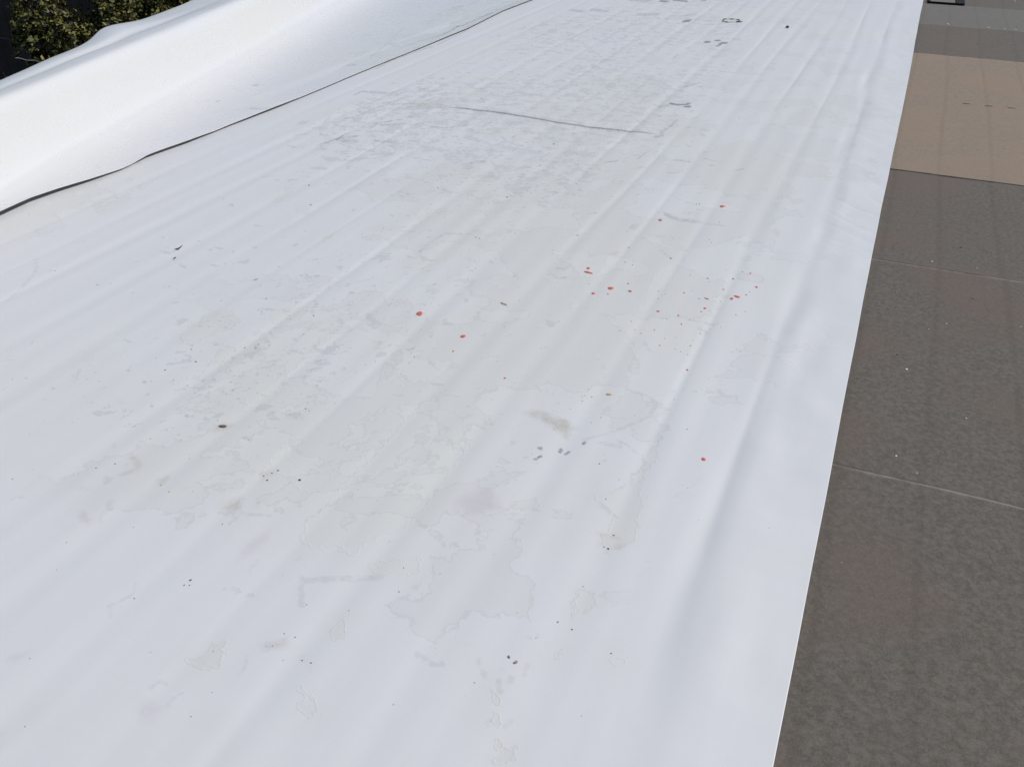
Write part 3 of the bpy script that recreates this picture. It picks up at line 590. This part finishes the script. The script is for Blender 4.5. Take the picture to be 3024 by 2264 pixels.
grit = [(A1,1562,1204,9,6),(A1,1599,1306,11,8),(A1,1350,1373,10,6),(A1,1883,1469,9,8),(A1,1996,1184,9,5),(A1,2087,1192,8,6),(A1,2110,1162,7,5),(A1,2196,1167,7,5),(A1,2173,793,9,5),(A1,2136,901,6,5),(A1,796,675,9,5),(A1,450,562,7,4),
 (A1,1794,972,5,4),(A1,1706,1022,6,4),(A1,1843,1023,6,3),(A1,1806,808,6,4),(A1,245,105,5,3),(A1,2124,686,6,4),(A1,1276,1276,6,4),(A1,107,1446,6,3),(A1,1530,1496,5,4),
 (A2,326,25,11,4),(A2,920,212,6,5),(A2,1672,292,9,5),(A2,1700,300,9,5),(A2,1706,75,6,4),(A2,278,242,5,3),(A2,350,930,9,6),(A2,293,891,7,5),(A2,66,529,7,4),(A2,851,1302,6,5),(A2,1127,1318,6,5),(A2,379,1496,7,5),
 (A2,1216,402,7,5),(A2,250,757,5,3),(A2,1171,1266,6,5),(A2,2026,802,5,4),(A2,1901,1020,6,4),(A2,300,1305,5,4),(A2,2079,1412,5,4),(A2,574,1021,5,4),(A2,1988,250,5,5),(A2,1603,629,6,4),(A2,1280,287,5,3),
 (A4,107,745,10,7),(A4,941,619,9,6),(A4,788,654,8,6),(A4,1462,382,6,5),(A4,1230,413,8,5),(A4,1776,267,7,5),(A4,1816,1106,7,5),(A4,1557,1568,16,11),(A4,1548,1610,9,5),(A4,1505,1607,12,5),(A4,547,1260,7,4),(A4,1092,1136,6,4),
 (A4,1573,842,5,4),(A4,1547,577,4,4),(A4,467,1478,6,5),(A4,2151,711,12,9),(A4,2180,748,12,7),(A4,2025,422,6,4),(A4,1545,540,4,4),(A4,1382,847,9,5),(A4,1315,790,8,5),
 (A5,236,749,18,10),(A5,60,670,15,6),(A5,10,690,9,6),(A5,715,826,4,5),(A5,1054,461,4,5),(A5,756,405,5,6),(A5,285,168,12,4),(A5,868,919,4,4),(A5,387,848,5,4),(A5,1380,1515,5,4),(A5,1083,1467,7,5),
 (A6,351,62,6,5),(A6,406,70,8,7),(A6,376,12,7,6),(A6,330,106,7,6),(A6,481,240,6,6),(A6,403,282,6,5),(A6,98,341,6,6),(A6,232,172,5,4),(A6,468,617,10,8),(A6,505,549,5,5),(A6,630,747,5,5),(A6,521,905,7,6),(A6,335,1613,7,7),(A6,1144,795,4,5),
 (A6,1184,817,4,4),(A6,1076,87,5,4),(A6,1846,1151,5,4),(A6,1275,1073,5,5),(A6,505,1290,9,10),(A6,540,1305,14,10),(A6,585,1196,12,12),(A6,755,224,5,4),
 (A7,1690,426,6,5),(A7,1755,446,7,6),(A7,1795,581,8,8),(A7,1849,599,7,6),(A7,1682,582,4,4),(A7,1261,774,5,6),(A7,1137,917,7,5),(A7,153,976,5,5),(A7,1823,255,5,4),(A7,2073,287,5,5),(A7,1269,528,6,4),(A7,183,575,5,4),
 (A7,800,214,6,5),(A7,1582,500,5,4),(A7,1620,498,5,4),(A8,1100,354,8,6),(A8,1250,143,5,5),(A8,1184,397,9,7),(A8,1416,543,7,7),(A8,605,718,5,7),(A8,1240,914,5,8),(A8,125,846,6,5),(A8,402,70,4,4),(A8,158,177,6,6),(A8,970,451,5,5),
 (A8,1340,414,3,5),(A8,860,302,4,4),(A8,2209,1177,4,8),(A3,1050,460,12,6),(A3,90,394,6,5),(A3,291,271,9,4),(A3,1448,168,7,4),(A3,1283,19,9,5),(A3,1258,21,9,5),(A3,783,1354,4,5),(A3,1077,1605,4,5),(A3,1329,1426,4,4),(A3,1155,1518,5,5),
 (A9,373,1185,11,5),(A9,1886,973,6,4),(A9,556,1507,6,3),(A9,370,1590,6,4),(AT,1360,1540,8,5),(AT,1924,1615,11,8),(AT,1716,812,9,4),(AT,312,1520,10,4),(AT,450,1511,6,3),(AT,1762,906,5,4),(AT,2190,1361,6,4),(AT,1865,1417,6,4)]
gn = 0
for (tr, cx, cy, w_, h_) in grit:
    x, y = at(tr[0]+cx/tr[2], tr[1]+cy/tr[2]); rx, ry = size_at(x, y, w_, h_, tr[2])
    if x > -.0 or x < -3.45: continue
    o = bpy.data.objects.new('grit', GM[(gn*7) % 5 if rx < .0065 else gn % 2*2]); COL.objects.link(o); gn += 1
    r = .68*rx; o.scale = (r, min(max(ry, r*.8), r*1.5)*(.55+.45*abs(math.sin(gn*2.3))), r*.6); o.rotation_euler.z = -math.atan2(x, y)+.4*math.sin(gn)
    o.location = (x, y, zs(x, y)+r*.12)
    tag(o, 'tiny dark grit speck lying on the stained white roofing sheet', 'grit', 'dark grit specks scattered on the white sheet')
# one bigger black pebble far up the sheet
x, y = at(2324, 85); o = bpy.data.objects.new('pebble', pebble_mesh(9, .8)); COL.objects.link(o); o.data.materials.append(M_GRIT)
o.scale = (.016, .02, .014); o.location = (x, y, zs(x, y)+.007); tag(o, 'black pebble alone near the far right of the stained white sheet', 'pebble')

def chip(px, py, lx, ly, ang, mat, name, label, cat):
    x, y = at(px, py); me = pebble_mesh(int(px), .5); me.materials.append(mat); o = bpy.data.objects.new(name, me); COL.objects.link(o)
    o.scale = (lx/2, ly/2*1.3, .004); o.rotation_euler.z = ang; o.location = (x, y, zs(x, y)+.001); tag(o, label, cat); return o
def leaf(px, py, lx, ly, ang, curl, mat, name, label, cat='leaf'):
    x, y = at(px, py); bm = bmesh.new(); N = 9; M = 5; g = []
    for i in range(N):
        t_ = i/(N-1); wd = ly*math.sin(math.pi*min(.98, max(.05, t_)))**.7; row = []
        for j in range(M):
            q = (j/(M-1)-.5)*2
            row.append(bm.verts.new(((t_-.5)*lx, q*wd/2+.12*lx*math.sin(t_*3), .0015+curl*(t_-.4)**2*lx+curl*.6*q*q*wd)))
        g.append(row)
    for i in range(N-1):
        for j in range(M-1): bm.faces.new([g[i][j], g[i+1][j], g[i+1][j+1], g[i][j+1]])
    bmesh.ops.solidify(bm, geom=bm.faces[:], thickness=.0006)
    o = bm_obj(name, bm, [mat], None, True); o.location = (x, y, zs(x, y)+.0008); o.rotation_euler.z = ang
    tag(o, label, cat); return o
M_DRY = plain('dark_dry_leaf', (.07, .055, .06), .7, .3, 90); M_TANL = plain('tan_chip', (.50, .42, .30), .7, .2, 90); M_OLIVE = plain('pale_olive_leaf', (.56, .58, .50), .8, .1, 60)
M_ORNG = plain('orange_crumb', (.70, .50, .28), .8, .2, 90); M_BRN = plain('brown_chip', (.36, .28, .25), .8, .2, 90)
leaf(530, 742, .036, .006, .95, 1.3, M_DRY, 'dry_leaf', 'dark curled dry leaf on the left part of the stained sheet')
leaf(517, 768, .012, .010, .3, .6, plain('grey_scrap', (.35, .35, .38), .8), 'leaf_scrap', 'small grey scrap just below the dark curled leaf', 'scrap')
leaf(1563+.0, 719, .012, .003, .7, .8, M_DRY, 'twig_bit', 'short dark twig bit right of the upper middle of the sheet', 'twig') if False else None
leaf(757+.0, 832, .021, .003, .75, .5, M_DRY, 'twig_bit', 'thin dark twig bit above the greenish dried stain', 'twig')
chip(1488, 902, .030, .011, -.4, M_TANL, 'wood_chip', 'small tan chip above and right of the two big red paint drops', 'chip')
chip(1800, 1169, .017, .011, .1, M_ORNG, 'orange_crumb', 'orange crumb inside the curved scuff mark', 'crumb')
chip(1523, 1961, .011, .007, 1.0, M_BRN, 'brown_chip', 'larger brown chip near the bottom middle of the sheet', 'chip')
chip(1503, 1946, .008, .005, -.9, M_BRN, 'brown_chip', 'smaller brown chip near the bottom middle of the sheet', 'chip')
chip(658, 1263, .024, .014, .4, plain('dark_brown_litter', (.16, .12, .11), .8, .3, 90), 'leaf_litter', 'dark brown lump of litter on the stain at the left', 'litter')

# black cord loop far up the sheet
cx, cy = at(1500+1815/S2, 180/S2)
bm = bmesh.new(); NN = 40; ring = []
pth = []
for i in range(NN):
    a = -.35+(2*math.pi*.80)*i/(NN-1); pth.append(Vector((.072*math.cos(a)*(1+.12*math.sin(3*a)), .095*math.sin(a)*(1+.15*math.sin(2*a+1)), .004)))
pth += [Vector((.085, -.03, .005)), Vector((.05, .0, .006)), Vector((.06, -.05, .004)), Vector((.10, -.01, .004))]
prev = None
for i, p in enumerate(pth):
    d = (pth[min(i+1, len(pth)-1)]-pth[max(i-1, 0)]).normalized(); sN = d.cross(Vector((0, 0, 1))).normalized(); uN = sN.cross(d)
    r = .0032*(1+.6*math.sin(i*.9))
    rg = [bm.verts.new(p+(sN*math.cos(k*math.pi/3)+uN*math.sin(k*math.pi/3)*.8)*r) for k in range(6)]
    if prev:
        for k in range(6): bm.faces.new([prev[k], prev[(k+1) % 6], rg[(k+1) % 6], rg[k]])
    prev = rg
o = bm_obj('cord_loop', bm, [plain('black_cord', (.05, .05, .055), .7)], None, True); o.location = (cx, cy, zs(cx, cy))
tag(o, 'loop of thin black cord lying far up on the white sheet', 'cord')

# white chips on the boards
M_CHIP = plain('white_chip', (.72, .70, .66), .7)
cm = pebble_mesh(5, .35); cm.materials.append(M_CHIP)
for (px, py, r) in [(2752,773,.0055),(2795,956,.004),(2677,1091,.006),(2646,1346,.004),(2799,73,.016),(2918,83,.012),(2965,88,.014),(2998,89,.010),(2742,972,.003),(2996,5,.014),(2485,1661,.003),(2386,1739,.0025),(2900,2112,.003),(2853,1235,.003),(2708,1396,.0025),(3015,965,.003),(2885,793,.004)]:
    x, y = at(px, py, -.012); o = bpy.data.objects.new('white_chip', cm); COL.objects.link(o); o.scale = (r, r*.8, r*.7); o.rotation_euler.z = px*.7
    o.location = (x, y, -.0115+r*.15); tag(o, 'tiny white chip of debris lying on the grey fibreboards', 'chip', 'white chips scattered on the fibreboards')
M_BG = plain('dark_speck', (.03, .025, .025), .8)
dm = pebble_mesh(6, .4); dm.materials.append(M_BG)
for (px, py, r) in [(2644,864,.004),(2838,731,.0045),(2907,1815,.0035),(2945,1832,.004),(2443,1515,.003),(2871,883,.005),(2650,1048,.004),(2643,1141,.003)]:
    x, y = at(px, py, -.012); o = bpy.data.objects.new('dark_fleck', dm); COL.objects.link(o); o.scale = (r, r*.6, r*.5); o.rotation_euler.z = px*.3
    o.location = (x, y, -.0115+r*.12); tag(o, 'tiny dark fleck of debris lying on the grey fibreboards', 'fleck', 'dark flecks scattered on the fibreboards')
for px, py in [(2853,307),(2919,314),(2987,320)]:
    x, y = at(px, py, -.009); bm = bmesh.new(); box(bm, -.022, .022, -.005, .005, 0, .002)
    o = bm_obj('staple', bm, [M_BG]); o.location = (x, y, -.0088); o.rotation_euler.z = .05
    tag(o, 'short dark staple pressed into the middle of the tan fibreboard', 'staple', 'staples across the tan fibreboard')

# ------------------------------------------------------------------ black tray at the top right
tx, ty = at(2740, 6.5, 0)
tr_ = empty('tray', (tx+.0, ty, -.008), .0); tag(tr_, 'black rimmed tray with grey bottom on the fibreboards at the top right', 'tray')
M_BLK = plain('black_plastic', (.012, .012, .013), .7, .2, 20, .15)
TW, TD, TH, TT = .345, .40, .015, .022
bm = bmesh.new()
box(bm, 0, TW, 0, TT, 0, TH); box(bm, 0, TW, TD-TT, TD, 0, TH); box(bm, 0, TT, TT, TD-TT, 0, TH); box(bm, TW-.09, TW, TT, TD-TT, 0, TH)
bmesh.ops.bevel(bm, geom=bm.edges[:], offset=.004, segments=2, affect='EDGES')
bm_obj('rim', bm, [M_BLK], tr_)
bm = bmesh.new(); box(bm, TT+.001, TW-.091, TT+.001, TD-TT-.001, .002, .012)
bm_obj('base_panel', bm, [plain('grey_panel', (.22, .21, .18), .9, .1, 20, .1)], tr_)

# ------------------------------------------------------------------ beyond the roof edge: shrubs and an added dark backdrop
def ray_pt(px, py, dist):
    c = ROT @ np.array([px-1512., 1132.-py, -F]); c /= math.hypot(c[0], c[1]); return Vector((c[0]*dist, c[1]*dist, CAMH+c[2]*dist))
def leaf_mat(name, cols):
    s = NT(name); geo = s.n('ObjectInfo'); at_ = s.at('tone')
    cr = s.n('ValToRGB'); s.t.links.new(at_, cr.inputs[0]); el = cr.color_ramp.elements
    el[0].position = 0; el[0].color = (*cols[0], 1); el[1].position = 1; el[1].color = (*cols[-1], 1)
    for i, c in enumerate(cols[1:-1]):
        e = el.new((i+1)/(len(cols)-1)); e.color = (*c, 1)
    return s.set(Base_Color=cr.outputs[0], Roughness=.5, Specular_IOR_Level=.3, Transmission_Weight=0.0, Subsurface_Weight=0.0)
M_LEAF = leaf_mat('shrub_leaves', [(.018,.026,.010),(.060,.068,.020),(.13,.128,.028),(.22,.195,.042),(.33,.28,.10)])
M_BARK = plain('shrub_bark', (.07, .055, .04), .9, .3, 30)
def shrub(name, base, lobes, nleaf, size, seed, label):
    rng = np.random.RandomState(seed)
    root = empty(name, base); tag(root, label, 'shrub', 'shrubs below the roof edge')
    tot = sum(l[3]**2 for l in lobes); P = []; NR = []
    for (lx, ly, lz, r) in lobes:
        k = int(nleaf*r*r/tot)
        # sprays: clumps of leaves around shoots that end near the surface
        nsh = max(6, k//22)
        d = rng.normal(size=(nsh, 3)); d /= np.linalg.norm(d, axis=1)[:, None]
        rad = r*(.62+.42*rng.rand(nsh)**.6)
        c = np.array([lx, ly, lz])+d*rad[:, None]*np.array([1, 1, .95])
        which = rng.randint(0, nsh, k)
        p = c[which]+rng.normal(size=(k, 3))*r*.085*np.array([1, 1, 1.1])+d[which]*rng.rand(k, 1)*.08*r
        P.append(p); nn = d[which]*.7+rng.normal(size=(k, 3))*.55+np.array([.25, .1, .45]); NR.append(nn/np.linalg.norm(nn, axis=1)[:, None])
    P = np.concatenate(P); NR = np.concatenate(NR); k = len(P)
    tdir = np.cross(NR, rng.normal(size=(k, 3))); tdir /= np.linalg.norm(tdir, axis=1)[:, None]; bdir = np.cross(NR, tdir)
    L_ = size*(.7+.7*rng.rand(k)); Wd = L_*.30
    q = [P-tdir*L_[:, None]*.5, P+bdir*Wd[:, None]-NR*.0*L_[:, None], P+tdir*L_[:, None]*.5-NR*L_[:, None]*.12, P-bdir*Wd[:, None]]
    mid = P+NR*L_[:, None]*.10*-1
    V = np.stack([q[0], q[1], q[2], q[3], mid], 1).reshape(-1, 3).astype(np.float32)
    i0 = np.arange(k)*5
    T = np.stack([i0, i0+4, i0+2, i0+1,  i0, i0+3, i0+2, i0+4], 1).reshape(-1, 4).astype(np.int32)
    me = bpy.data.meshes.new('foliage'); me.vertices.add(len(V)); me.vertices.foreach_set('co', V.ravel())
    me.loops.add(len(T)*4); me.loops.foreach_set('vertex_index', T.ravel()); me.polygons.add(len(T)); me.polygons.foreach_set('loop_start', np.arange(0, len(T)*4, 4, dtype=np.int32)); me.update(calc_edges=True)
    tone = np.clip(rng.beta(1.8, 2.2, k)+.12*rng.normal(size=k), 0, 1); attr(me, 'tone', np.repeat(tone, 5))
    link('foliage', me, [M_LEAF], root)
    bm = bmesh.new()
    for j in range(7):
        lo = lobes[j % len(lobes)]; tip = Vector((lo[0]+rng.normal()*.2, lo[1]+rng.normal()*.2, lo[2]+lo[3]*.5)); a = Vector((rng.normal()*.06, rng.normal()*.06, 0)); prev = None
        for i in range(8):
            t_ = i/7; p = a.lerp(tip, t_)+Vector((.05*math.sin(t_*5+j), .05*math.cos(t_*4+j), 0))*t_; r = .03*(1-t_)+.006
            rg = [bm.verts.new(p+Vector((math.cos(m*math.pi/3)*r, math.sin(m*math.pi/3)*r, 0))) for m in range(6)]
            if prev:
                for m in range(6): bm.faces.new([prev[m], prev[(m+1) % 6], rg[(m+1) % 6], rg[m]])
            prev = rg
    bm_obj('trunk', bm, [M_BARK], root, True)
def lobes_for(base, lst):
    out = []
    for (px, py, dist, r) in lst:
        p = ray_pt(px, py, dist); out.append((p.x-base.x, p.y-base.y, p.z-base.z, r))
    return out
pA = ray_pt(105, 60, 13.6); bA = Vector((pA.x, pA.y, GZ))
shrub('shrub', bA, lobes_for(bA, [(105,10,13.6,.30),(95,-70,13.8,.30),(130,80,13.5,.36),(105,140,13.3,.24),(190,110,13.5,.34),(240,160,13.4,.36),(130,190,13.3,.2),(180,240,13.3,.4)]), 7000, .060, 3,
      'yellowish green shrub at the far left with a dark gap on its left')
pB = ray_pt(400, 30, 14.2); bB = Vector((pB.x, pB.y, GZ))
shrub('shrub', bB, lobes_for(bB, [(300,35,14.2,.28),(340,40,14.2,.36),(400,20,14.3,.5),(480,-10,14.4,.5),(560,-20,14.5,.5),(330,110,14.0,.5),(420,100,14.2,.55),(330,-75,14.6,.36),(400,-110,14.6,.6),(520,-120,14.6,.6),(640,-60,14.7,.6)]), 14000, .060, 5,
      'denser green shrub right of the dark gap, reaching the top of the picture')
# added board backdrop behind; its near-black colour stands for deep shade
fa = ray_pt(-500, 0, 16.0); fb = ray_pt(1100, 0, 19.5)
fn_ = empty('shade_backdrop', (fa.x, fa.y, GZ), math.atan2(fb.y-fa.y, fb.x-fa.x)); tag(fn_, 'added near-black board backdrop standing for the deep shade behind the shrubs', 'shade_backdrop')
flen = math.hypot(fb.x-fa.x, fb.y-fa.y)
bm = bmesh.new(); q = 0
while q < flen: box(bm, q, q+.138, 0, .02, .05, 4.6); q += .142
M_BACK_SHADE = plain('backdrop_shade_black', (.010, .012, .017), .8, .3, 4, .15)
bm_obj('board_panel', bm, [M_BACK_SHADE], fn_)
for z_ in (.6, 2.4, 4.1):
    bm = bmesh.new(); box(bm, 0, flen, .021, .06, z_, z_+.09); bm_obj('rail', bm, [M_BACK_SHADE], fn_)
# fallen pale twigs and a pale stone-like clump by the shrub
def stick(a, b, r, label):
    bm = bmesh.new(); prev = None; a = Vector(a); b = Vector(b); L0 = (b-a).length; d = (b-a).normalized(); sN = d.cross(Vector((0, 0, 1))).normalized(); uN = sN.cross(d)
    for i in range(9):
        p = (b-a)*(i/8)+Vector((0, 0, .006*math.sin(i*1.3))); rr = r*(1-.5*i/8)
        rg = [bm.verts.new(p+(sN*math.cos(m*math.pi/3)+uN*math.sin(m*math.pi/3))*rr) for m in range(6)]
        if prev:
            for m in range(6): bm.faces.new([prev[m], prev[(m+1) % 6], rg[(m+1) % 6], rg[m]])
        prev = rg
    o = bm_obj('bare_twig', bm, [plain('bleached_twig', (.22, .23, .25), .8)], None, True); o.location = a; tag(o, label, 'twig')
stick(ray_pt(-60, 108, 13.4), ray_pt(29, 117, 13.5), .010, 'pale bare twig at the left edge of the picture, left of the shrub')
stick(ray_pt(45, 172, 12.6), ray_pt(118, 183, 12.7), .007, 'pale bare twig below the shrub, just above the white sheet')
